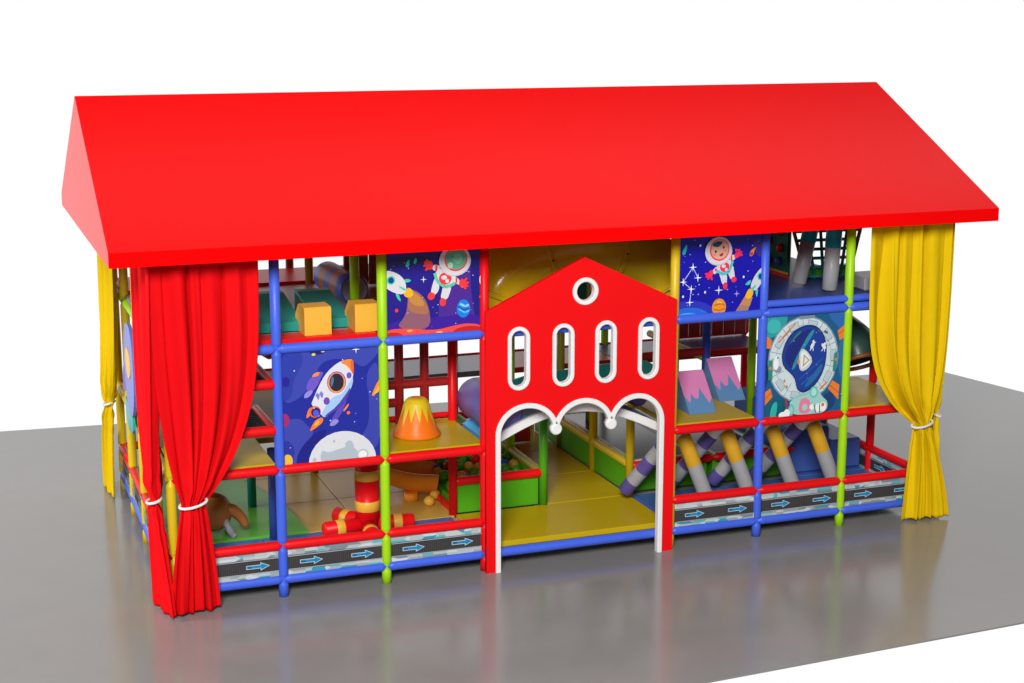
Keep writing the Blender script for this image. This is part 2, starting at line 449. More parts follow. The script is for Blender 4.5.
# --- astronaut boards
def astronaut(A, f, skin, glove, ring, face):
    W_ = '#d2d2da'
    for P in f['legs']: A.poly(blob(P, 2), W_)
    for P in f['boots']: A.poly(blob(P, 2), glove)
    for P in f['arms']: A.poly(blob(P, 2), W_)
    for P, Q in zip(f['hands'], f['arms']):
        A.poly(blob(P, 2), glove)
        c = [sum(p[k] for p in P)/len(P) for k in (0, 1)]; q = [sum(p[k] for p in Q)/len(Q) for k in (0, 1)]
        a = math.atan2(c[1]-q[1], c[0]-q[0])
        for da in (-1.3, -.55, 0, .5): A.ell(c[0]+.050*math.cos(a+da), c[1]+.060*math.sin(a+da), .022, .015, glove, rot=a+da)
    A.poly(blob(f['torso'], 2), W_)
    for P in f['cuffs']: A.poly(P, glove)
    A.line(f['belt'], .035, ring)
    (u, v), r = f['chest']; A.ell(u, v, r, r*1.05, glove); A.ell(u-.012, v-.012, r*.45, r*.35, W_); A.ell(u+.02, v+.03, r*.3, r*.35, W_)
    (u, v), ru, rv = f['helm']
    A.ell(u, v+.01, ru, rv, '#b9bcc6'); A.ell(u, v, ru*.98, rv*.98, W_); A.ell(u+.01, v-.01, ru*.72, rv*.78, glove); A.ell(u+.012, v-.015, ru*.64, rv*.70, skin)
    if face:
        q = ru*.64
        A.poly(blob([(u-q*.9,v-rv*.4),(u-q*.3,v-rv*.68),(u+q*.5,v-rv*.66),(u+q*.2,v-rv*.36),(u-q*.2,v-rv*.22)],2), '#1c4a66')
        for du, dv in ((-.35, .05), (.55, -.22)): A.ell(u+q*du, v+rv*dv, .012, .016, '#20304a')
        for du, dv in ((-.45, .26), (.72, .02)): A.ell(u+q*du, v+rv*dv, .018, .014, '#f08080')
        A.poly(blob([(u+.0,v+rv*.30),(u+q*.55,v+rv*.12),(u+q*.5,v+rv*.34),(u+q*.2,v+rv*.42)],2), '#9c2030')
    else:
        A.ell(u-.05, v+rv*.32, .03, .035, '#a8e0c0'); A.ell(u+.03, v-rv*.1, .05, .06, '#7cc8a4')
def small_rocket(A, P, fin, win):
    A.poly(blob(P['fins'][0], 1), fin); A.poly(blob(P['fins'][1], 1), fin); A.poly(blob(P['hull'], 2), '#d0d0d8')
    A.ell(*P['win'], .045, .05, fin); A.ell(*P['win'], .03, .034, win); A.poly(blob(P['fin'], 1), fin)
UH = ZT-ZU-RT+.01
A = Art(PW, UH, '#241a86')
f = shear(40, -5, 722, 685, -.05)
A.poly(blob(f((40,70),(420,50),(300,120),(150,140),(40,170))), '#1c1a5e')
A.poly(f((560,190),(690,120),(740,610),(430,640),(440,420)), '#4a2890')
A.poly(blob(f((700,60),(770,60),(770,600),(730,600),(690,350),(685,150))), '#1f1c80')
A.poly(blob(f((40,560),(380,540),(770,500),(770,640),(40,650))), '#3a1c98')
A.poly(blob(f((200,300),(300,340),(365,450),(375,640),(100,620),(180,520),(200,420)),2), '#8a5a6c')
A.poly(blob(f((205,310),(290,345),(345,430),(365,520),(200,490),(200,400)),2), '#a86c50')
A.poly(blob(f((205,320),(270,345),(320,405),(330,450),(215,430)),2), '#c08440')
A.poly(blob(f((170,320),(205,295),(235,315),(245,345),(230,375),(185,375),(168,350)),2), '#eab020')
small_rocket(A, dict(hull=f((20,165),(70,165),(140,195),(185,250),(190,320),(165,350),(110,345),(30,300),(0,240)), fins=[f((160,238),(205,228),(232,245),(190,262)), f((105,340),(128,340),(152,412),(120,385))], fin=f((130,280),(190,310),(180,325),(140,300)), win=f((74,240))[0]), '#3ac8a0', '#183a90')
A.poly(blob(f((210,75),(218,90),(212,132),(195,142),(184,128),(195,95)),2), '#1fb4a8'); A.poly(blob(f((262,60),(275,80),(265,112),(250,115),(245,95)),2), '#1fb4a8')
A.poly(blob(f((20,625),(200,615),(400,640),(560,600),(660,585),(780,600),(780,700),(20,700))), '#ee4a44')
A.poly(blob(f((20,655),(110,645),(165,670),(150,700),(20,700)),2), '#c02020'); A.poly(blob(f((535,650),(600,615),(700,605),(790,620),(790,670),(560,668)),2), '#c02020')
A.poly(blob(f((270,672),(330,668),(420,672),(420,700),(270,700)),2), '#d83030')
A.ell(*f((210,636))[0], .03, .012, '#f8b060'); A.ell(*f((440,652))[0], .035, .012, '#f8b060')
A.ell(*f((628,468))[0], .072, .105, '#1c7ae0'); A.line(f((590,470),(640,500),(672,485)), .02, '#58c0f4'); A.line(f((600,430),(640,450),(670,440)), .025, '#8ad0f4'); A.line(f((585,450),(625,480),(670,468)), .015, '#0c48b0')
F = dict(legs=[f((410,215),(450,290),(415,360),(370,350),(390,270)), f((470,290),(540,280),(515,370),(490,400),(448,385),(460,330))],
         boots=[f((365,332),(412,345),(400,390),(365,400),(346,372)), f((448,378),(492,388),(488,445),(455,448),(440,425))],
         arms=[f((395,118),(450,125),(440,175),(385,162)), f((560,210),(600,240),(600,285),(560,265))],
         hands=[f((395,120),(390,160),(350,160),(330,115),(365,85),(385,95)), f((600,240),(625,228),(658,265),(640,310),(605,300),(590,270))],
         torso=f((440,140),(560,185),(575,240),(540,290),(460,300),(400,240),(410,180)),
         cuffs=[f((412,122),(428,124),(424,172),(408,170)), f((566,218),(580,226),(578,268),(566,262))],
         belt=f((405,185),(425,250),(480,295),(540,280),(560,262)), chest=(f((486,228))[0], .068), helm=(f((562,85))[0], .172, .175))
astronaut(A, F, '#5cb090', '#e8383c', '#58c8a8', False)
A.star(*f((318,234))[0], .04); A.ell(*f((110,474))[0], .018, .022, '#ee3a3a'); A.ell(*f((757,375))[0], .012, .016, '#ee3a3a'); A.dots(26, '#b9c0ff', .003, .007, 5)
A.ell(*f((768,240))[0], .025, .06, '#d0d0d8')
tag(A.build('picture_panel', 2*B+RT-.005, ZU+RT-.005), 'printed board with an astronaut in a green visor over a red cratered planet', 'panel', 'printed picture boards')

A = Art(PW, UH, '#1410a4')
f = shear(45, -6, 640, 640, -.05)
A.poly(blob(f((690,20),(690,200),(640,160),(600,60))), '#3a2890')
A.ell(*f((120,660))[0], .34, .22, '#2a34b8'); A.ell(*f((120,670))[0], .27, .15, '#2466d8'); A.ell(*f((110,690))[0], .18, .12, '#3c9cf0'); A.line(f((165,628),(190,645)), .02, '#9ce0ff')
A.poly(blob(f((95,78),(100,100),(90,150),(72,168),(60,150),(75,110)),2), '#28b8b8')
A.poly(blob(f((640,100),(628,120),(615,170),(595,180),(585,160),(600,125)),2), '#f08a30'); A.ell(*f((602,158))[0], .018, .022, '#a04a20')
A.ell(*f((357,575))[0], .085, .108, '#e89428'); A.line(f((318,560),(380,545),(400,560)), .02, '#c87018'); A.line(f((312,590),(360,600),(405,585)), .02, '#c87018'); A.line(f((340,530),(380,540)), .018, '#f4b850')
A.poly(f((565,480),(620,500),(575,640),(470,640)), '#a87870'); A.poly(f((565,480),(620,500),(600,570),(520,560)), '#c08858')
A.poly(blob(f((600,425),(630,455),(610,505),(580,515),(560,495),(575,450)),2), '#f0b81c')
small_rocket(A, dict(hull=f((700,250),(650,300),(610,370),(598,430),(640,455),(680,400),(720,330)), fins=[f((605,358),(570,380),(555,405),(598,400)), f((640,445),(665,430),(655,505),(645,480))], fin=f((640,395),(600,440),(625,445),(645,410)), win=f((680,335))[0]), '#3cc8b0', '#183a90')
cs = f((145,258),(72,372),(135,428),(126,532)); A.line(cs, .008, '#c8d4ff'); A.line(f((145,258),(185,340)), .008, '#c8d4ff')
for p in cs+f((185,340)): A.star(*p, .055, '#f2f4ff')
F = dict(legs=[f((345,300),(410,300),(412,380),(400,400),(375,395),(360,345)), f((415,300),(455,235),(465,290),(475,345),(450,365),(430,340))],
         boots=[f((385,380),(415,378),(415,425),(395,438),(378,415)), f((440,345),(475,330),(490,360),(470,382),(448,375))],
         arms=[f((425,165),(470,160),(470,205),(430,210)), f((330,245),(290,290),(310,318),(345,290))],
         hands=[f((460,160),(480,140),(508,150),(500,185),(465,192)), f((300,275),(270,285),(256,325),(280,342),(302,315))],
         torso=f((335,225),(430,190),(450,240),(425,300),(345,310),(322,275)),
         cuffs=[f((432,164),(444,163),(448,206),(436,208)), f((322,262),(310,276),(325,302),(334,292))],
         belt=f((325,285),(370,312),(420,300),(440,240),(450,212)), chest=(f((388,258))[0], .058), helm=(f((338,130))[0], .165, .172))
astronaut(A, F, '#e0a890', '#ee2e58', '#48c0c8', True)
A.star(*f((345,438))[0], .06); A.star(*f((487,468))[0], .045, '#b0a8ff'); A.dots(26, '#a9c0ff', .003, .008, 8)
for p in ((193,88),(238,452),(537,336),(68,484)): A.ell(*f(p)[0], .012, .016, '#c8e0ff')
tag(A.build('picture_panel', 5*B+RT-.005, ZU+RT-.005), 'bright blue printed board with a smiling astronaut and an orange planet', 'panel', 'printed picture boards')

# --- space station board
A = Art(PW, PH, '#1a5a86')
f = shear(58, 66, 475, 600, -.06)
A.poly(blob(f((20,30),(200,40),(150,160),(40,210))), '#2a9aa0'); A.ell(*f((100,120))[0], .09, .07, '#3cb4b0')
A.poly(blob(f((400,20),(560,0),(560,180),(500,140))), '#2c66ac'); A.poly(blob(f((20,260),(90,240),(80,480),(20,500))), '#163a6a'); A.poly(blob(f((500,200),(560,180),(560,460),(500,420))), '#2a6ca0')
A.poly(blob(f((30,560),(140,540),(250,620),(240,690),(30,700))), '#135a70'); A.poly(blob(f((100,590),(140,560),(130,680),(90,690)),2), '#2cb0a8'); A.poly(blob(f((400,560),(480,500),(500,600),(420,660))), '#183f70')
A.poly(f((60,180),(90,200),(85,250),(55,250)), '#e87c30'); A.poly(f((490,150),(540,110),(540,185),(505,210)), '#e87c30'); A.poly(f((45,520),(90,490),(105,540),(45,610)), '#e87c30'); A.poly(f((470,450),(515,480),(512,570),(445,500)), '#e87c30')
for P in (((492,175),(538,140)), ((45,570),(95,515)), ((455,480),(515,530))): A.line(f(*P), .008, '#a8521c')
A.ell(*f((285,320))[0], .455, .435, '#8496a6'); A.ell(*f((285,320))[0], .438, .42, '#cbdade')
for k in range(10):
    t = k*2*PI/10+.25; c_ = f((285,320))[0]
    A.line([(c_[0]+.27*math.cos(t), c_[1]+.27*math.sin(t)), (c_[0]+.435*math.cos(t), c_[1]+.415*math.sin(t))], .006, '#6a7c8a')
P = [(f((285,320))[0][0]+.36*math.cos(k*PI/24), f((285,320))[0][1]+.345*math.sin(k*PI/24)) for k in range(49)]; A.line(P[:49], .006, '#9aacb8')
A.poly(f((250,60),(345,55),(345,72),(250,80)), '#7c8c9a')
for k in range(10):                                  # hatch plates round the ring
    t = k*2*PI/10+.56; q = [(c_[0]+r_*math.cos(t+d), c_[1]+r_*.96*math.sin(t+d)) for r_, d in ((.345,-.16), (.415,-.15), (.415,.15), (.345,.16))]
    A.poly(q, '#b7c8ce'); A.line(q+q[:1], .006, '#8597a3'); A.line(f((125,215),(225,100)), .012, '#e0803a'); A.line(f((390,500),(430,460)), .01, '#e0803a')
win = blob(f((300,130),(350,140),(390,190),(408,270),(395,380),(350,460),(290,500),(250,480),(240,420),(210,385),(170,350),(162,280),(190,200),(240,150)),2)
wc = f((285,318))[0]; win = [(wc[0]+(p[0]-wc[0])*1.14, wc[1]+(p[1]-wc[1])*1.12) for p in win]
A.poly(win, '#142c6c'); A.poly([(wc[0]+(p[0]-wc[0])*.95, wc[1]+(p[1]-wc[1])*.95) for p in win], '#1c3c94')
A.poly(blob(f((300,132),(345,140),(260,260),(215,380),(175,350),(164,280),(200,200)),2), '#1f2a78'); A.poly(blob(f((320,140),(350,142),(270,270),(225,380),(205,375),(250,270)),2), '#2c8aa0')
A.poly(blob(f((240,150),(270,145),(215,200),(180,240)),2), '#2a7a70'); A.poly(blob(f((400,330),(395,390),(330,470),(280,495),(330,420)),2), '#256a98'); A.line(f((270,470),(390,370)), .02, '#2a58b4'); A.line(f((255,440),(400,310)), .02, '#2550ac')
A.poly(blob(f((255,255),(290,255),(340,320),(310,375),(265,392),(250,350)),1), '#c3ccd0'); A.poly(blob(f((262,270),(288,265),(328,320),(300,362),(268,378),(262,340)),1), '#e4e8ea')
A.poly(f((280,285),(318,322),(275,365)), '#b09a6a'); A.poly(f((286,300),(308,322),(283,348)), '#dde2e4'); A.ell(*f((250,330))[0], .014, .03, '#e0803a')
for (x, y), r in (((330,235),.5),((400,240),-.7)):
    A.ell(*f((x,y))[0], .020, .036, '#dfe2e8', rot=r); A.ell(*f((x+6,y-24 if r > 0 else y-14))[0], .014, .016, '#dfe2e8')
    A.line(f((x,y-6),(x+20,y-22)), .010, '#dfe2e8'); A.line(f((x-2,y+12),(x-14,y+30)), .011, '#dfe2e8'); A.line(f((x+4,y+12),(x+6,y+32)), .011, '#dfe2e8')
A.ell(*f((125,370))[0], .045, .03, '#8a96a2'); A.ell(*f((112,340))[0], .035, .06, '#eeeef0'); A.ell(*f((118,305))[0], .028, .025, '#eeeef0'); A.ell(*f((122,303))[0], .014, .014, '#3cb0a0')
A.poly(f((66,320),(90,315),(92,430),(68,440)), '#2c8878'); A.ell(*f((78,365))[0], .016, .016, '#e0803a'); A.poly(f((465,285),(485,270),(482,385),(460,392)), '#2c8878'); A.ell(*f((476,320))[0], .014, .014, '#e0803a')
for p in ((165,440),(180,475)): A.ell(*f(p)[0], .014, .012, '#e0803a')
for p in ((370,145),(410,150)): A.poly(f((p[0]-12,p[1]-8),(p[0]+10,p[1]+2),(p[0]+8,p[1]+14),(p[0]-14,p[1]+4)), '#4a5a68')
A.poly(blob(f((200,560),(370,480),(395,540),(440,575),(430,640),(330,650),(215,650),(205,600)),2), '#9cccc8'); A.line(f((195,560),(340,510)), .02, '#7cc4c0'); A.ell(*f((348,515))[0], .055, .06, '#6cc0b4'); A.ell(*f((348,515))[0], .035, .04, '#a8e0d4')
A.ell(*f((212,620))[0], .04, .06, '#6ab8b8'); A.ell(*f((212,620))[0], .022, .038, '#9cccc8')
A.poly(blob(f((262,560),(300,545),(330,570),(335,640),(255,645)),2), '#e0809c'); A.ell(*f((295,605))[0], .035, .035, '#9cccc8')
A.poly(f((172,548),(184,550),(192,625),(182,628)), '#b02c50')
for x, y, rx, ry in ((160,650,.05,.035),(185,640,.04,.045),(340,605,.035,.03),(375,610,.03,.045),(405,605,.045,.05)): A.ell(*f((x,y))[0], rx, ry, '#eceef0')
A.line(f((350,590),(362,640)), .012, '#4a5058'); A.line(f((385,590),(388,640)), .012, '#4a5058'); A.ell(*f((405,592))[0], .02, .02, '#e0704a')
A.dots(14, '#a8d8e0', .003, .007, 11)
tag(A.build('picture_panel', 6*B+RT-.005, ZM+RT-.005), 'printed board with a round pale space station and a triangle at its centre', 'panel', 'printed picture boards')

# --- road strips
SW, SH = B-2*RT+.01, ZR-ZB-2*RT+.012
def road(seed, name='road_panel'):
    A = Art(SW, SH, '#3c3a3c')
    R = random.Random(seed); cols = ['#c0c6c8', '#a4acb0', '#c8d0d4', '#98a2a8', '#b0babc', '#5cb0bc', '#3a90b0', '#7a8894', '#b0bcc0']
    for v0, v1 in ((0, .24), (.80, 1)):
        A.poly([(0, v0), (1, v0), (1, v1), (0, v1)], '#c4cacd'); u = 0; A.L += 2
        while u < 1:
            w = R.uniform(.05, .20); m = v0+(v1-v0)*R.uniform(.35, .65); sk = R.uniform(-.05, .08)
            A.poly([(u, v0), (u+w, v0), (u+w+sk, m), (u+sk, m)], R.choice(cols)); A.L += 1
            A.poly([(u+sk, m), (u+w+sk, m), (u+w, v1), (u, v1)], R.choice(cols))
            u += w*.92
        A.L += 2
    for v in (.255, .775): A.poly([(0, v-.02), (1, v-.02), (1, v+.02), (0, v+.02)], '#9aa0a4')
    A.L += 1
    for k in range(46): A.poly([(k/46, .29), (k/46+.006, .29), (k/46+.006, .745), (k/46, .745)], '#504e50', True)
    for u in (.24, .78):
        for grow, c in ((.008, '#b4ccd6'), (0, '#1480b8')):
            gx, gz = grow/SW, grow/SH
            A.poly([(u-.11-gx, .465-gz), (u+.035-gx, .465-gz), (u+.035-gx, .39-gz*1.5), (u+.11+gx*2, .515), (u+.035-gx, .64+gz*1.5), (u+.035-gx, .565+gz), (u-.11-gx, .565+gz)], c)
        A.poly([(u-.11, .465), (u-.06, .465), (u-.06, .565), (u-.11, .565)], '#0c5c94')
    return A
rl = ['beside the red curtain', 'between the blue post and the lime post under the rocket board', 'left of the arched entrance', '', '', 'right of the arched entrance', 'below the space station board', 'beside the front yellow curtain']
for i in (0, 1, 2, 5, 6, 7):
    o = road(i).build('road_panel', i*B+RT-.005, ZB+RT-.006, -.01)
    tag(o, 'low road strip with blue arrows ' + rl[i], 'panel', 'road strips along the base')
for j in range(2):
    o = road(20+j).build('road_panel', 0, ZB+RT-.006); o.rotation_euler.z = -PI/2; o.location = (9.59, (j+1)*B-RT+.005, ZB+RT-.006)
    tag(o, ['low road strip facing inwards on the right end wall, nearer the front', 'low road strip facing inwards on the right end wall, second from the front'][j], 'panel', 'road strips along the base')
for j in (1, 2, 3):
    o = road(30+j).build('road_panel', 0, ZB+RT-.006); o.rotation_euler.z = -PI/2; o.location = (-.01, (j+1)*B-RT+.005, ZB+RT-.006)
    tag(o, 'low road strip on the left end wall, in the %s gap between posts behind the red curtain' % ['', 'second', 'third', 'fourth'][j] if j != 3 else 'low road strip on the left end wall beside the rear yellow curtain', 'panel', 'road strips along the base')
# --- rocket shaped cut-out on the left end
b = MB(); R_ = lambda P: [(y, z) for y, z in P]
body = blob([(1.55, 2.78), (1.95, 2.72), (2.15, 2.3), (2.1, 1.9), (1.9, 1.6), (1.5, 1.6), (1.25, 1.9), (1.2, 2.35), (1.35, 2.7)], 2)
b.prism(body, 'x', -.115, -.075, ink('#6a78d0'))
ct = thing('rocket_cutout', 'lilac rocket shaped cut-out board hung on the left end behind the red curtain', 'panel', (0,.80,0))
b.build('hull_board', ct)
MB().prism(blob([(1.55, 2.45), (1.85, 2.45), (1.95, 2.25), (1.8, 2.08), (1.55, 2.08), (1.45, 2.25)], 2), 'x', -.125, -.114, ink('#e8b848')).build('porthole_board', ct)
MB().prism(blob([(2.05, 2.3), (2.45, 1.98), (2.4, 1.75), (2.0, 1.85)], 1), 'x', -.11, -.08, ink('#5a3ab8')).build('fin_board', ct)
MB().prism(blob([(1.9, 1.68), (2.3, 1.75), (2.2, 1.45), (1.95, 1.33), (1.55, 1.4), (1.5, 1.62)], 1), 'x', -.112, -.082, ink('#28a8a8')).build('flame_board', ct)

# ------------------------------------------------------------------ entrance facade
def plate(outer, holes, y0, y1, m, name, parent):
    cu = bpy.data.curves.new(name, 'CURVE'); cu.dimensions = '2D'; cu.fill_mode = 'BOTH'; cu.extrude = abs(y1-y0)/2
    for P in [outer]+holes:
        sp = cu.splines.new('POLY'); sp.points.add(len(P)-1)
        for k, (x, z) in enumerate(P): sp.points[k].co = (x, z, 0, 1)
        sp.use_cyclic_u = True
    t = bpy.data.objects.new('t', cu); COL.objects.link(t)
    dg = bpy.context.evaluated_depsgraph_get(); dg.update()
    me = bpy.data.meshes.new_from_object(t.evaluated_get(dg)); bpy.data.objects.remove(t)
    me.transform(Matrix.Translation((0, (y0+y1)/2, 0)) @ Matrix.Rotation(PI/2, 4, 'X'))
    me.materials.clear(); me.materials.append(m); me.name = name
    o = bpy.data.objects.new(name, me); COL.objects.link(o); o.parent = parent
    return o
def ribbon(b, path, w, y0, y1, m, closed):
    """flat moulding of width w following a path in the x-z plane"""
    n = len(path); o = len(b.v); i = b.idx(m); c = .008
    sec = [(-w/2, y1), (-w/2, y0+c), (-w/2+c, y0), (w/2-c, y0), (w/2, y0+c), (w/2, y1)]
    for k in range(n):
        a = Vector(path[k-1] if (k or closed) else path[0]); d = Vector(path[(k+1) % n] if (k < n-1 or closed) else path[-1])
        T = (d-a).normalized(); N = Vector((-T.y, T.x))
        for s_, y in sec: b.v.append((path[k][0]+N.x*s_, y, path[k][1]+N.y*s_))
    S = len(sec)
    for k in range(n if closed else n-1):
        k2 = (k+1) % n
        for q in range(S): b.f.append([o+k*S+q, o+k*S+(q+1) % S, o+k2*S+(q+1) % S, o+k2*S+q]); b.mi.append(i); b.sm.append(False)
    if not closed:
        b.f.append([o+q for q in range(S)]); b.f.append([o+(n-1)*S+q for q in range(S)][::-1]); b.mi += [i, i]; b.sm += [False]*2
FY0, FY1 = -.125, -.075
fac = thing('entrance_facade', 'red gabled entrance board with white trimmed slot windows and three scalloped arches', 'facade', (0,0,0))
SZ = 1.655
def arcpts(c, rx, rz, a0, a1, n): return [(c+rx*math.cos(a0+(a1-a0)*k/n), SZ+rz*math.sin(a0+(a1-a0)*k/n)) for k in range(n+1)]
path = [(3.72, .0), (3.72, .8)] + arcpts(4.08, .36, .33, PI, 0, 22)[0:] + arcpts(4.79, .35, .33, PI, 0, 22)[1:] + arcpts(5.47, .33, .33, PI, 0, 22)[1:] + [(5.80, .8), (5.80, .0)]
outer = [(3.575, .0), (3.575, 3.115), (4.785, 3.685), (5.975, 3.115), (5.975, .0)] + path[::-1]
def slot(x, z0, z1, r, n=12):
    return [(x+r*math.cos(PI*k/n), z1-r+r*math.sin(PI*k/n)) for k in range(n+1)] + [(x+r*math.cos(PI+PI*k/n), z0+r+r*math.sin(PI+PI*k/n)) for k in range(n+1)]
WX = (3.975, 4.525, 5.06, 5.61)
slots = [slot(x, 2.20, 2.90, .112) for x in WX]
circ = [(4.795+.135*math.cos(2*PI*k/36), 3.285+.135*math.sin(2*PI*k/36)) for k in range(36)]
plate(outer, slots+[circ], FY0, FY1, FAC, 'board', fac)
b = MB(); ribbon(b, path, .062, FY0-.022, FY1+.01, TRIM, False)
for x in (4.44, 5.14): b.lathe((x, FY0-.03, SZ+.02), (x, FY1+.012, SZ+.02), [(0, .055), (.012, .07), (.09, .07)], TRIM, 28)
b.build('arch_trim', fac)
for P in slots:
    b = MB(); ribbon(b, P, .048, FY0-.022, FY1+.01, TRIM, True); b.build('window_trim', fac)
b = MB(); ribbon(b, circ, .052, FY0-.022, FY1+.01, TRIM, True); b.build('window_trim', fac)

# arched bridge behind the arches
br = thing('arched_bridge', 'arched blue crossing bridge with white edge seen through the entrance arches', 'bridge', (0,0,0))
def bz(x): return 1.47+.36*math.sin(PI*min(1, max(0, (x-3.68)/2.26)))
xs = [3.68+2.26*k/28 for k in range(29)]
b = MB()
for k in range(28):
    m = (CYAN, CYAN, TEALD, STEEL)[k//7 % 4]
    b.prism([(xs[k], bz(xs[k])+.0), (xs[k+1]-.0005, bz(xs[k+1])+.0), (xs[k+1]-.0005, bz(xs[k+1])+.05), (xs[k], bz(xs[k])+.05)], 'y', .20, 1.05, m)
b.build('walkway', br)
MB().prism([(4.25, 1.62), (6.0, 1.62), (6.3, 1.70), (6.32, 2.02), (6.1, 2.12), (5.2, 2.08), (4.6, 2.06), (4.25, 1.98)], 'y', 1.06, 1.10, TEALD).build('guard_board', br)
b = MB(); ribbon(b, [(x, bz(x)) for x in xs], .10, .14, .198, WHITE, False); b.build('edge_trim', br)
def roll(name, label, p0, p1, r, bands, cat='foam roll', group=None, n=22):
    L = (Vector(p1)-Vector(p0)).length; c = min(.03, r*.3)
    prof = [(0, r-c, bands[0]), (c*.4, r-c*.35, bands[0]), (c, r, bands[0])]
    k = len(bands)
    for q in range(1, k):
        if bands[q] is not bands[q-1]: prof += [(L*q/k, r, bands[q]), (L*q/k+.001, r, bands[q])]
    prof += [(L-c, r, bands[-1]), (L-c*.4, r-c*.35, bands[-1]), (L, r-c, bands[-1])]
    o = MB().lathe(p0, p1, prof, bands[0], n).build(name)
    return tag(o, label, cat, group)
roll('foam_roll', 'lilac foam roll lying on the yellow deck behind the volcano', (3.90, .22, 1.80), (3.90, 1.2, 1.80), .255, [PURPLE])
roll('foam_roll', 'purple foam roll seen under the right arch on the bridge end', (5.80, .5, 1.80), (5.80, 1.2, 1.80), .13, [PURPLE])
# big yellow tube slide behind the gable
ts = thing('tube_slide', 'big yellow tube slide curving behind the red gable', 'slide', (0,0,0))
pts = []; rad = []
for k in range(61):
    t = PI*1.08-(PI*1.16)*k/60
    pts.append((5.44+1.20*math.cos(t), 1.46+.08*math.sin(t*.5), 2.84+.70*math.sin(t))); rad.append(.41)
MB().tube(pts, .45, TUBEY, 30, True, rad).build('tube', ts)
for k in (8, 22, 36, 50):
    P = [Vector(pts[k-1]), Vector(pts[k+1])]; b = MB(); d = (P[1]-P[0]).normalized(); c = Vector(pts[k])
    b.lathe(c-d*.03, c+d*.03, [(0, .41), (.004, .455), (.027, .457), (.030, .44), (.033, .457), (.056, .455), (.06, .41)], TUBEY, 30)
    q = d.to_track_quat('Z', 'Y')
    for a in range(10):
        v = q @ Vector((math.cos(a*PI/5), math.sin(a*PI/5), 0)); b.ball(c+v*.457, .015, SEAM, 8, 6)
    b.build('flange', ts)

# ------------------------------------------------------------------ curtains
def drape(label, a, b_, ztop, tie, hw, ztie, ba, bb, n, seed, m, power=3.0, amp=.035, group=None, zb=.012, lap=0):
    root = thing('curtain', label, 'curtain', (tie[0], tie[1], 0), group=group)
    R = random.Random(seed); O = Vector((tie[0], tie[1]))
    a, b_, ba, bb, tv = (Vector(q) for q in (a, b_, ba, bb, tie))
    D = (b_-a).normalized(); N = Vector((D.y, -D.x))
    ns, nz = 170, 90; ph = [R.uniform(0, 6.28) for _ in range(6)]
    mb = MB(); vs = []
    for j in range(nz+1):
        z = ztop+(zb-ztop)*j/nz
        up = z >= ztie
        t = min(1, max(0, (ztop-z)/(ztop-ztie) if up else (ztie-z)/(ztie-zb)))
        for i in range(ns+1):
            s = i/ns
            T = a.lerp(b_, s); M = tv + D*((s-.5)*2*hw); W = ba.lerp(bb, s)
            if up: w = .04*t+.96*t**power; p = T.lerp(M, w)
            else:
                w = 1-(1-t)**1.5; p = M.lerp(W, w*.82+.18*t)
            # pleats: uneven widths, merging towards the tie
            s2 = s+.035*math.sin(2*PI*1.7*s+ph[0])+.018*math.sin(2*PI*3.3*s+ph[1])
            drift = .35*math.sin(z*.9+ph[2]+3*s)+.15*math.sin(2.1*z+ph[5]+5*s)
            A1 = amp*(.75+.45*math.sin(2*PI*2.3*s+ph[3])) * ((.75+.75*t) if up else (1.05-.30*t))
            fold = 1.7*abs(math.sin(PI*n*s2+.5*drift+ph[4]))**.8-1.05
            fold = fold*A1 + .25*A1*math.sin(2*PI*n*1.6*s2+ph[1]+z*1.1)
            g = math.exp(-((z-ztie)/.10)**2)
            fold = fold*(1-.55*g)
            body = .05*math.sin(PI*s)*(t**2 if up else (1-t)**.5)       # the gathered bundle is round
            fold += body
            fold += .010*math.exp(-((z-ztie)/.35)**2)*math.sin(14*s+22*z+ph[2])   # pinch creases
            side = .35*A1*math.cos(2*PI*n*s2+drift+ph[4])*(1-g)
            zz = z
            if j == nz: zz = zb+.012*math.sin(2*PI*n*.5*s+ph[3])+.012
            q = p + N*fold + D*side*.5 - O
            vs.append((q.x, q.y, zz))
    fs = [[j*(ns+1)+i, j*(ns+1)+i+1, (j+1)*(ns+1)+i+1, (j+1)*(ns+1)+i] for j in range(nz) for i in range(ns)]
    o = mb.add(vs, fs, m, True).build('fabric', root, fix=False)
    sd = o.modifiers.new('thick', 'SOLIDIFY'); sd.thickness = .006; sd.offset = 0
    rp = MB(); P = []
    for k in range(41):
        t = 2*PI*k/40
        q = D*(hw+.022)*math.cos(t)+N*(.072*math.sin(t)+.028)
        P.append((q.x, q.y, ztie+.03*math.cos(t+.4)-.012*math.sin(t)))
    rp.tube(P, .016, ROPE, 10, False).build('tie', root)
    return root
drape('wide red curtain hung across the front left corner and tied near its foot', (-.16, -.17), (.99, -.17), 3.895, (.20, -.19), .125, 1.26, (-.10, -.26), (.46, -.15), 5.4, 3, REDC, 3.4, .085, 'curtains at the corners')
drape('narrow red curtain around the left end beside the wide red one', (-.20, .72), (-.14, -.24), 3.895, (-.16, -.02), .14, 1.28, (-.20, .26), (-.06, -.36), 5, 5, REDC, 3.2, .065, 'curtains at the corners')
drape('yellow curtain hung across the front right corner', (8.57, -.17), (9.74, -.17), 3.895, (9.44, -.17), .125, 1.30, (9.22, -.16), (9.90, -.22), 5.4, 8, YELC, 5.2, .085, 'curtains at the corners')
drape('narrow yellow curtain round the right end behind the front yellow one', (9.80, -.14), (9.80, 1.05), 3.895, (9.80, .12), .12, 1.34, (9.80, -.16), (9.82, .55), 8, 13, YELC, 3.0, .05, 'curtains at the corners')
drape('yellow curtain at the rear of the left end', (-.17, 4.75), (-.17, 3.30), 3.895, (-.17, 4.25), .14, 1.36, (-.22, 5.15), (-.20, 4.30), 8, 21, YELC, 3.2, .06, 'curtains at the corners')

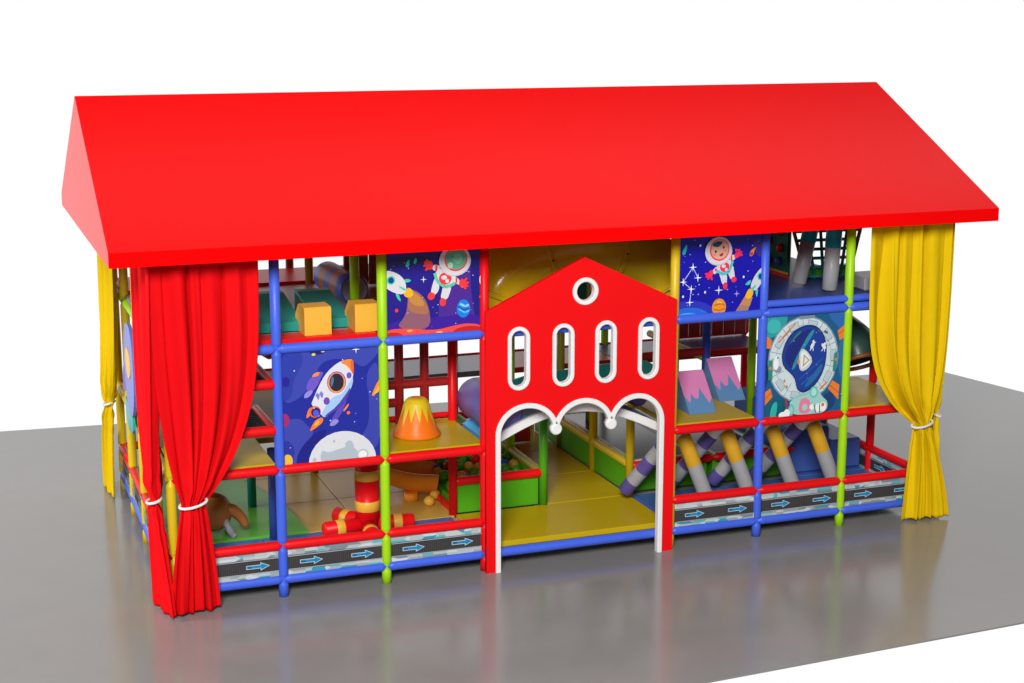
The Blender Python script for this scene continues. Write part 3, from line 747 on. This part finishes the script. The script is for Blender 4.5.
# ------------------------------------------------------------------ play pieces, upper left
SEAG = vinyl('sea_green_vinyl', (.02, .26, .22), spec=.12)
def ramp(x0, x1, y0, y1, z0, h0, h1, m, label):
    b = MB(); b.prism([(y0, z0), (y1, z0), (y1, z0+h1), (y1-.16, z0+h1), (y0+.02, z0+h0), (y0, z0+h0-.02)], 'x', x0, x1, m)
    return tag(b.build('foam_ramp'), label, 'foam ramp', 'dark teal foam ramps on the top deck')
ramp(1.02, 1.60, .46, 1.60, 2.935, .10, .27, SEAG, 'dark teal foam ramp left of both yellow blocks')
ramp(1.76, 2.16, .50, 1.60, 2.935, .10, .27, SEAG, 'dark teal foam ramp between the two yellow blocks')
def block(x0, x1, label):
    b = MB(); b.prism([(.16, 2.932), (.62, 2.932), (.62, 3.10), (.46, 3.245), (.18, 3.245), (.16, 3.23)], 'x', x0, x1, AMBER)
    return tag(b.build('foam_block'), label, 'foam block', 'yellow foam blocks on the top deck')
block(1.555, 1.86, 'yellow foam block further from the lime post on the top deck')
block(2.13, 2.42, 'yellow foam block right beside the lime post on the top deck')
roll('striped_roll', 'navy and brown striped foam barrel with pale end lying on the top deck', (2.50, 3.0, 3.112), (2.56, 1.82, 3.112), .19, [NAVY, BROWN, NAVY, BROWN, NAVY], 'foam roll', n=28).data.materials.append(GREY)
o = bpy.data.objects['striped_roll']; gi = len(o.data.materials)-1
for p in o.data.polygons:
    if len(p.vertices) > 10: p.material_index = gi

# volcano
vo = thing('foam_volcano', 'orange foam volcano with dripping yellow lava on the yellow deck', 'foam volcano', (2.98, .66, 1.537)); vo.scale = (.95, .95, .87)
b = MB(); n = 60
def vr(z): return .30-.40*z+.16*z*z if z < .5 else .12
prof = [(0, .285), (.015, .30), (.03, .302)] + [(z, vr(z)) for z in (.1, .18, .26, .34, .42, .47)] + [(.50, .125), (.515, .105), (.515, .06), (.50, .04), (.49, .001)]
b.lathe((0,0,0), (0,0,1), prof, vinyl('deep_orange_foam', (.78, .16, .008), spec=.2), n, caps=False); cone_ = b.build('cone', vo)
b = MB(); vs = []; R = random.Random(2)
teeth = 13; lows = [R.uniform(.10, .30) for _ in range(teeth)]
for k in range(teeth*6):
    a = 2*PI*k/(teeth*6); ph = (k % 6)/6; tri = 1-abs(ph*2-1); zl = .42+(lows[k//6]-.42)*tri
    for z in [zl+(.497-zl)*q/5 for q in range(6)]:
        r = vr(z)+.007 if z < .47 else (.132 if z < .49 else .133); vs.append((r*math.cos(a), r*math.sin(a), z))
    vs.append((.10*math.cos(a), .10*math.sin(a), .524)); vs.append((.055*math.cos(a), .055*math.sin(a), .522))
K = 8; N_ = teeth*6
b.add(vs, [[k*K+q, (k+1) % N_*K+q, (k+1) % N_*K+q+1, k*K+q+1] for k in range(N_) for q in range(K-1)], YEL, True); b.build('lava', cone_)

# wedges with zigzag fronts
def wedge(x, y, w, d, h, label):
    t = thing('foam_wedge', label, 'foam wedge', (x, y, 1.537), group='pink and blue zigzag wedges')
    b = MB(); b.prism([(0, 0), (d+.05, 0), (d, h), (d-.02, h)], 'x', 0, w, STEEL); wb = b.build('wedge_body', t)
    # pink facing on the slope
    zz = [(0, .50), (.12, .28), (.24, .46), (.34, .58), (.46, .34), (.56, .50), (.66, .70), (.80, .44), (1, .22)]
    zz = [(0,.42),(.16,.26),(.27,.48),(.40,.34),(.52,.36),(.64,.60),(.86,.22),(1,.34)]
    def pt(u, v): return (u*w, v*(d-.02)-.004, v*h+.004)
    P = [pt(u, v) for u, v in zz]+[pt(1, .995), pt(0, .995)]
    Q = [(p[0], p[1]+.0045, p[2]-.0045) for p in P]; m = len(P)
    b = MB(); b.add(P+Q, [list(range(m)), list(range(m, 2*m))[::-1]]+[[k, m+k, m+(k+1) % m, (k+1) % m] for k in range(m)], PINK); b.build('zigzag_facing', wb)
wedge(6.44, .40, .37, .42, .46, 'pink topped blue foam wedge nearer the front edge of the yellow deck')
wedge(7.10, .86, .37, .44, .48, 'taller pink topped blue foam wedge standing further back')

# ------------------------------------------------------------------ lower left
col = thing('striped_post_toy', 'red and yellow striped foam tree trunk with rolls round its foot', 'foam post', (2.43, .92, .32))
L = 1.12; prof = []
for z, m in ((0, RED), (.28, RED), (.285, AMBER), (.40, AMBER), (.405, RED), (.66, RED), (.665, AMBER), (.78, AMBER), (.785, RED), (L, RED)): prof.append((z, .148 if m is RED else .153, m))
MB().lathe((0,0,0), (0,0,1), prof, RED, 26).build('trunk', col)
for a in (-.15, PI/2+.5, PI+.1, -PI/2-.15):
    d = Vector((math.cos(a), math.sin(a), 0)); p = Vector((0, 0, .10)); q = p+d*.56
    MB().lathe(p, q, [(0, .095), (.31, .095, AMBER), (.315, .098, AMBER), (.41, .098, RED), (.415, .095, RED), (.54, .095, RED), (.56, .075)], RED, 22).build('foot_roll', col)
# orange slide
sl = thing('orange_slide', 'orange half tube slide running down to a ball pit', 'slide', (0,0,0))
ctrl = [(2.92, 3.25, 1.38), (2.94, 2.88, 1.14), (3.00, 2.52, .93), (3.14, 2.24, .79), (3.38, 2.08, .71), (3.64, 2.02, .68)]
def spl(P, n):
    out = []; P = [Vector(p) for p in P]
    for k in range(len(P)-1):
        a, b_, c, d = P[max(k-1, 0)], P[k], P[k+1], P[min(k+2, len(P)-1)]
        for q in range(n):
            t = q/n; out.append(.5*((2*b_)+(c-a)*t+(2*a-5*b_+4*c-d)*t*t+(3*b_-a-3*c+d)*t**3))
    return out+[P[-1]]
path3 = spl(ctrl, 8); b = MB(); vs = []; n = 16
for k, p in enumerate(path3):
    T = (path3[min(k+1, len(path3)-1)]-path3[max(k-1, 0)]).normalized(); S = T.cross(Vector((0,0,1))).normalized(); U = S.cross(T)
    ring = []
    for q in range(n+1): a = PI*q/n; ring.append(p - S*.34*math.cos(a) - U*.31*math.sin(a))
    for q in range(n, -1, -1): a = PI*q/n; ring.append(p - S*.302*math.cos(a) - U*.275*math.sin(a) + U*.006)
    vs += ring
K = 2*(n+1)
fs = [[k*K+q, k*K+(q+1) % K, (k+1)*K+(q+1) % K, (k+1)*K+q] for k in range(len(path3)-1) for q in range(K)]
e = len(path3)-1; fs += [[q, q+1, K-2-q, K-1-q] for q in range(n)] + [[e*K+q+1, e*K+q, e*K+K-1-q, e*K+K-2-q] for q in range(n)]
b.add(vs, fs, ORANGE, True).build('trough', sl)
MB().lathe((3.28, 1.96, .32), (3.28, 1.96, .42), [(0, .10), (.10, .085)], ORANGE, 18).build('foot', sl)
MB().box((2.6, 3.27, 1.0), (3.25, 3.6, 1.12), ORANGE, .02).build('head_platform', sl)
# balls
def ball0(m, name='pit_ball'): return MB().ball((0,0,0), .068, m, 18, 12).build(name)
cols = {'green': GREEN, 'yellow': AMBER, 'red': RED, 'blue': BLUE}
protos = {}
def add_ball(c, p, label, group):
    if c not in protos: o = ball0(cols[c]); protos[c] = o
    else: o = protos[c].copy(); COL.objects.link(o)
    o.location = p; tag(o, label, 'ball', group)
R = random.Random(4)
rows = [(x, y) for y in range(15) for x in range(8)]
for ix, iy in rows:
    c = R.choices(['green', 'yellow', 'red', 'blue'], [6, 4, 3, 1])[0]
    add_ball(c, (3.72+.137*ix+R.uniform(-.012, .012)+(.03 if iy % 2 else 0), 1.36+.137*iy, .53+R.uniform(-.05, .06)+.012*iy), 'small %s ball among the others in the ball pit' % c, 'balls in the ball pit')
MB().box((3.64, 1.26, .32), (4.76, 3.5, .47), GREEN, .01).build('ball_pit_bed', house)
MB().box((3.62, 3.5, .32), (4.76, 3.56, .82), RED, .01).build('wall_pad', house)
MB().box((3.58, 1.30, .32), (3.63, 3.5, .40), RED, .01).build('wall_pad', house)
add_ball('blue', (3.50, 1.90, .56), 'blue ball at the mouth of the orange slide', 'loose balls by the slide')
for p, lb in (((3.42, 1.62, .388), 'yellow ball on the floor left of the red post by the slide'), ((3.57, 1.86, .388), 'yellow ball on the floor hard behind the red post by the slide')): add_ball('yellow', p, lb, 'loose balls by the slide')
# brown animal toy
TAN_ = vinyl('orange_brown_vinyl', (.42, .15, .03))
an = MB()
an.ball((0,0,.36), (.30, .36, .30), TAN_, 28, 18)
an.tube(spl([(.16, -.12, .42), (.30, -.16, .38), (.40, -.18, .28), (.45, -.19, .18)], 6), .08, TAN_, 14, True, [.11-.045*k/18 for k in range(19)])
an.ball((.45, -.19, .18), .065, TAN_, 14, 10)
an.tube(spl([(-.02, -.10, .58), (-.04, -.12, .72), (-.05, -.12, .80)], 5), .05, TAN_, 12, True)
root = thing('rocking_animal_toy', 'brown round bodied foam animal toy with pale leg behind the wide red curtain', 'toy', (.66, 1.42, .34))
root.scale = (.78, .78, .78)
ab = an.build('animal_body', root)
for y in (-.26, .2):
    b = MB(); b.tube([(.12, y+.02, .32), (.20, y-.04, .14), (.25, y-.06, .05)], .055, GREY, 14, True); b.ball((.25, y-.06, .055), .055, GREY, 14, 10); b.build('leg', ab)

# ------------------------------------------------------------------ lower right: trampolines, leaning rolls, blocks
def tramp(x0, x1, y0, y1, z, label):
    t = thing('trampoline', label, 'trampoline', (0,0,0), group='trampolines behind the leaning rolls')
    MB().box((x0, y0, .32), (x1, y1, z), GREEN, .02).build('pad', t); t = t.children[0] if t.children else [o for o in COL.objects if o.parent is t][0]
    cx, cy = (x0+x1)/2, (y0+y1)/2; hx, hy = (x1-x0)/2-.14, (y1-y0)/2-.2
    MB().box((cx-hx, cy-hy, z+.002), (cx+hx, cy+hy, z+.010), mat('trampoline_cloth', (.03, .03, .035), .22)).build('jump_bed', t)
    b = MB(); w = .05
    for a in (((cx-hx-w, cy-hy-w), (cx+hx+w, cy-hy)), ((cx-hx-w, cy+hy), (cx+hx+w, cy+hy+w)), ((cx-hx-w, cy-hy+.001), (cx-hx, cy+hy-.001)), ((cx+hx, cy-hy+.001), (cx+hx+w, cy+hy-.001))):
        b.box((*a[0], z+.002), (*a[1], z+.018), WHITE, .004)
    b.build('edge_frame', t)
tramp(6.06, 7.16, 1.27, 4.2, .68, 'black trampoline with white edge in a green pad beside the entrance passage')
tramp(7.24, 8.26, 1.27, 4.2, .66, 'black trampoline with white edge in a green pad next to the blue blocks')
DULL = vinyl('dull_amber_vinyl', (.58, .31, .02), spec=.15)
DUSK = vinyl('dusk_purple_vinyl', (.10, .075, .27), spec=.15)
for k, x in enumerate((6.30, 6.90, 7.55, 8.15)):
    w_ = ['nearest the entrance arches', 'second from the entrance arches', 'behind the blue post', 'nearest the blue blocks'][k]
    roll('leaning_roll', 'purple and white banded roll leaning left, '+w_, (x-.46, 1.02, .42), (x+.04, .50, 1.36), .092, [DUSK, GREY, DUSK, GREY, DUSK, WHITE], 'foam roll', 'leaning padded rolls')
    roll('leaning_roll', 'yellow and grey padded roll leaning right, '+w_, (x+.42, .36, .36), (x+.10, .50, 1.26), .096, [DULL, GREY, GREY, GREY, DULL, DULL, DULL], 'foam roll', 'leaning padded rolls')
def fblock(a, b_, label, m=None):
    return tag(MB().box(a, b_, m or vinyl('deep_blue_vinyl', (.05, .10, .36)), .03).build('foam_block'), label, 'foam block', 'blue foam blocks at the right end')
fblock((8.36, 1.25, .322), (9.0, 2.1, .95), 'tall blue foam block behind the lime post')
fblock((9.02, 1.25, .322), (9.5, 2.1, .74), 'lower blue foam block at the right end wall')
fblock((8.40, 2.12, .322), (9.5, 2.9, 1.16), 'long blue foam block behind the other two')

# ------------------------------------------------------------------ upper right
def bag(p0, p1, label):
    t = thing('hanging_bag', label, 'punch bag', p1, group='leaning white and teal bags')
    L = (Vector(p1)-Vector(p0)).length; d = Vector(p0)-Vector(p1)
    MB().lathe((0,0,0), d*(.62), [(0, .085), (.012, .098), (.62*L-.001, .098)], GREY, 22).build('lower_sleeve', t)
    MB().lathe(d*.621, d, [(0, .102), (.38*L-.01, .102), (.38*L, .08)], TEAL, 22).build('upper_sleeve', t)
bag((8.52, 1.10, 3.86), (8.36, 1.15, 2.96), 'white and teal leaning bag nearer the climbing wall')
bag((8.50, .55, 3.86), (8.49, .60, 2.96), 'white and teal upright bag nearer the lime post')
cw = thing('climbing_wall', 'dark teal climbing wall with red and blue holds on the top deck', 'climbing wall', (8.53, 0, 2.925))
MB().box((0, 1.75, 0), (.05, 3.5, .95), vinyl('climbing_teal', (.012, .15, .11), spec=.06, rough=.5), .01).build('board', cw); cwb = [o for o in COL.objects if o.parent is cw][0]
MB().box((-.02, 1.72, 0), (-.001, 3.5, .05), RED, .004).build('bottom_rail', cw); MB().box((-.022, 1.72, .051), (-.001, 3.5, .08), YEL, .004).build('bottom_rail', cw)
R = random.Random(9)
for j in range(4):
    for k in range(6):
        m = R.choice([RED, RED, WHITE, BLUE, CRIM, AMBER]); y = 1.95+.25*k+R.uniform(-.05, .05); z = .22+.20*j+R.uniform(-.04, .04)
        MB().ball((-.02, y, z), (.045, .055, .06), m, 12, 8).build('hold', cwb)
# climbing net with slanting side poles
nt = thing('climbing_net', 'teal climbing net stretched between two slanting brown poles', 'net', (0,0,0))
A0, A1, C0, C1 = Vector((8.72, 1.55, 2.93)), Vector((8.50, 1.75, 3.88)), Vector((9.30, 1.45, 2.93)), Vector((9.66, 1.65, 3.88))
for a, c in ((A0, A1), (C0, C1)): MB().tube([a, c], .025, BROWN, 12).build('side_pole', nt)
b = MB()
for k in range(1, 5): b.tube([A0.lerp(C0, k/5), A1.lerp(C1, k/5)], .022, TEALD, 8)
for k in range(0, 8): b.tube([A0.lerp(A1, (k+.3)/8), C0.lerp(C1, (k+.3)/8)], .022, TEALD, 8)
b.build('mesh_cords', nt)
tag(MB().box((8.78, 1.62, 2.925), (9.52, 1.75, 3.08), GREEN, .02).build('foam_beam'), 'low green foam beam under the climbing net', 'foam beam')
tag(MB().box((8.95, .50, 2.925), (9.45, 1.0, 3.10), GREY, .02).build('foam_block'), 'pale grey foam block beside the front yellow curtain on the top deck', 'foam block')
# dark green tube at the right
tb = thing('dark_tube', 'dark green tube slide end above the yellow deck at the right', 'slide', (0,0,0))
P = spl([(8.60, 1.75, 2.36), (8.95, 1.35, 2.28), (9.14, 1.02, 2.10), (9.17, .90, 1.92)], 8)
MB().tube(P, .31, DKGREEN, 26, False).build('tube', tb); MB().tube(P[::-1], .297, DKGREEN, 26, False).build('tube_lining', tb)
MB().lathe(P[-1]-Vector((0,0,.0)), P[-1]-Vector((0,.03,.05)), [(0, .31), (.01, .34), (.05, .34), (.055, .297)], BROWN, 26, caps=False).build('rim', tb)

# ------------------------------------------------------------------ light and camera
w = bpy.data.worlds.new('World'); sc.world = w; w.use_nodes = True
bg = w.node_tree.nodes['Background']; bg.inputs['Strength'].default_value = 1.0
nt = w.node_tree                                     # world gradient added for its light: white behind the piece, dimmer before and above
tc = nt.nodes.new('ShaderNodeTexCoord'); sx = nt.nodes.new('ShaderNodeSeparateXYZ'); nt.links.new(tc.outputs['Generated'], sx.inputs[0])
def mrange(src, a, b_, c, d):
    r = nt.nodes.new('ShaderNodeMapRange'); r.interpolation_type = 'SMOOTHSTEP'
    for k, v in zip(('From Min', 'From Max', 'To Min', 'To Max'), (a, b_, c, d)): r.inputs[k].default_value = v
    nt.links.new(src, r.inputs['Value']); return r.outputs['Result']
f1 = mrange(sx.outputs['Y'], -.15, .45, .26, 1.0); f2 = mrange(sx.outputs['Z'], .30, .62, 1.0, .12)
mu = nt.nodes.new('ShaderNodeMath'); mu.operation = 'MULTIPLY'; nt.links.new(f1, mu.inputs[0]); nt.links.new(f2, mu.inputs[1])
cb = nt.nodes.new('ShaderNodeCombineColor')
for k in range(3): nt.links.new(mu.outputs[0], cb.inputs[k])
nt.links.new(cb.outputs[0], bg.inputs['Color'])
def area(loc, aim, size, power, col=(1, 1, 1)):
    l = bpy.data.lights.new('area_lamp', 'AREA'); l.shape = 'DISK'; l.size = size; l.energy = power; l.color = col
    o = bpy.data.objects.new('area_lamp', l); COL.objects.link(o); o.location = loc
    o.rotation_euler = (Vector(aim)-Vector(loc)).to_track_quat('-Z', 'Y').to_euler()
area((-5, -20, 14), (4.8, 0, 2), 8, 7200, (1, .985, .96))
area((-19, 3, 8), (0, 2, 4), 6, 2600)  # fill light added on the left to brighten the gable
l = bpy.data.lights.new('roof_band_light', 'AREA'); l.shape = 'RECTANGLE'; l.size = 26; l.size_y = 2.2; l.energy = 420  # unseen strip added so its reflection lays a soft band on the roof
o = bpy.data.objects.new('roof_band_light', l); COL.objects.link(o); o.location = (7.5, 5.9, 14.2)
cam = bpy.data.cameras.new('camera'); co = bpy.data.objects.new('camera', cam); COL.objects.link(co)
cam.sensor_width = 36; cam.lens = 1573.22/1024*36; cam.clip_end = 500; cam.clip_start = .1
co.location = (-2.1791, -16.6234, 6.4485); co.rotation_euler = (PI/2-.207, 0, -.3526)
sc.camera = co
sc.render.resolution_x = 1024; sc.render.resolution_y = 683
sc.render.engine = 'CYCLES'; sc.cycles.max_bounces = 8
vs_ = sc.view_settings; vs_.view_transform = 'Standard'; vs_.look = 'None'; vs_.exposure = 0; vs_.gamma = 1
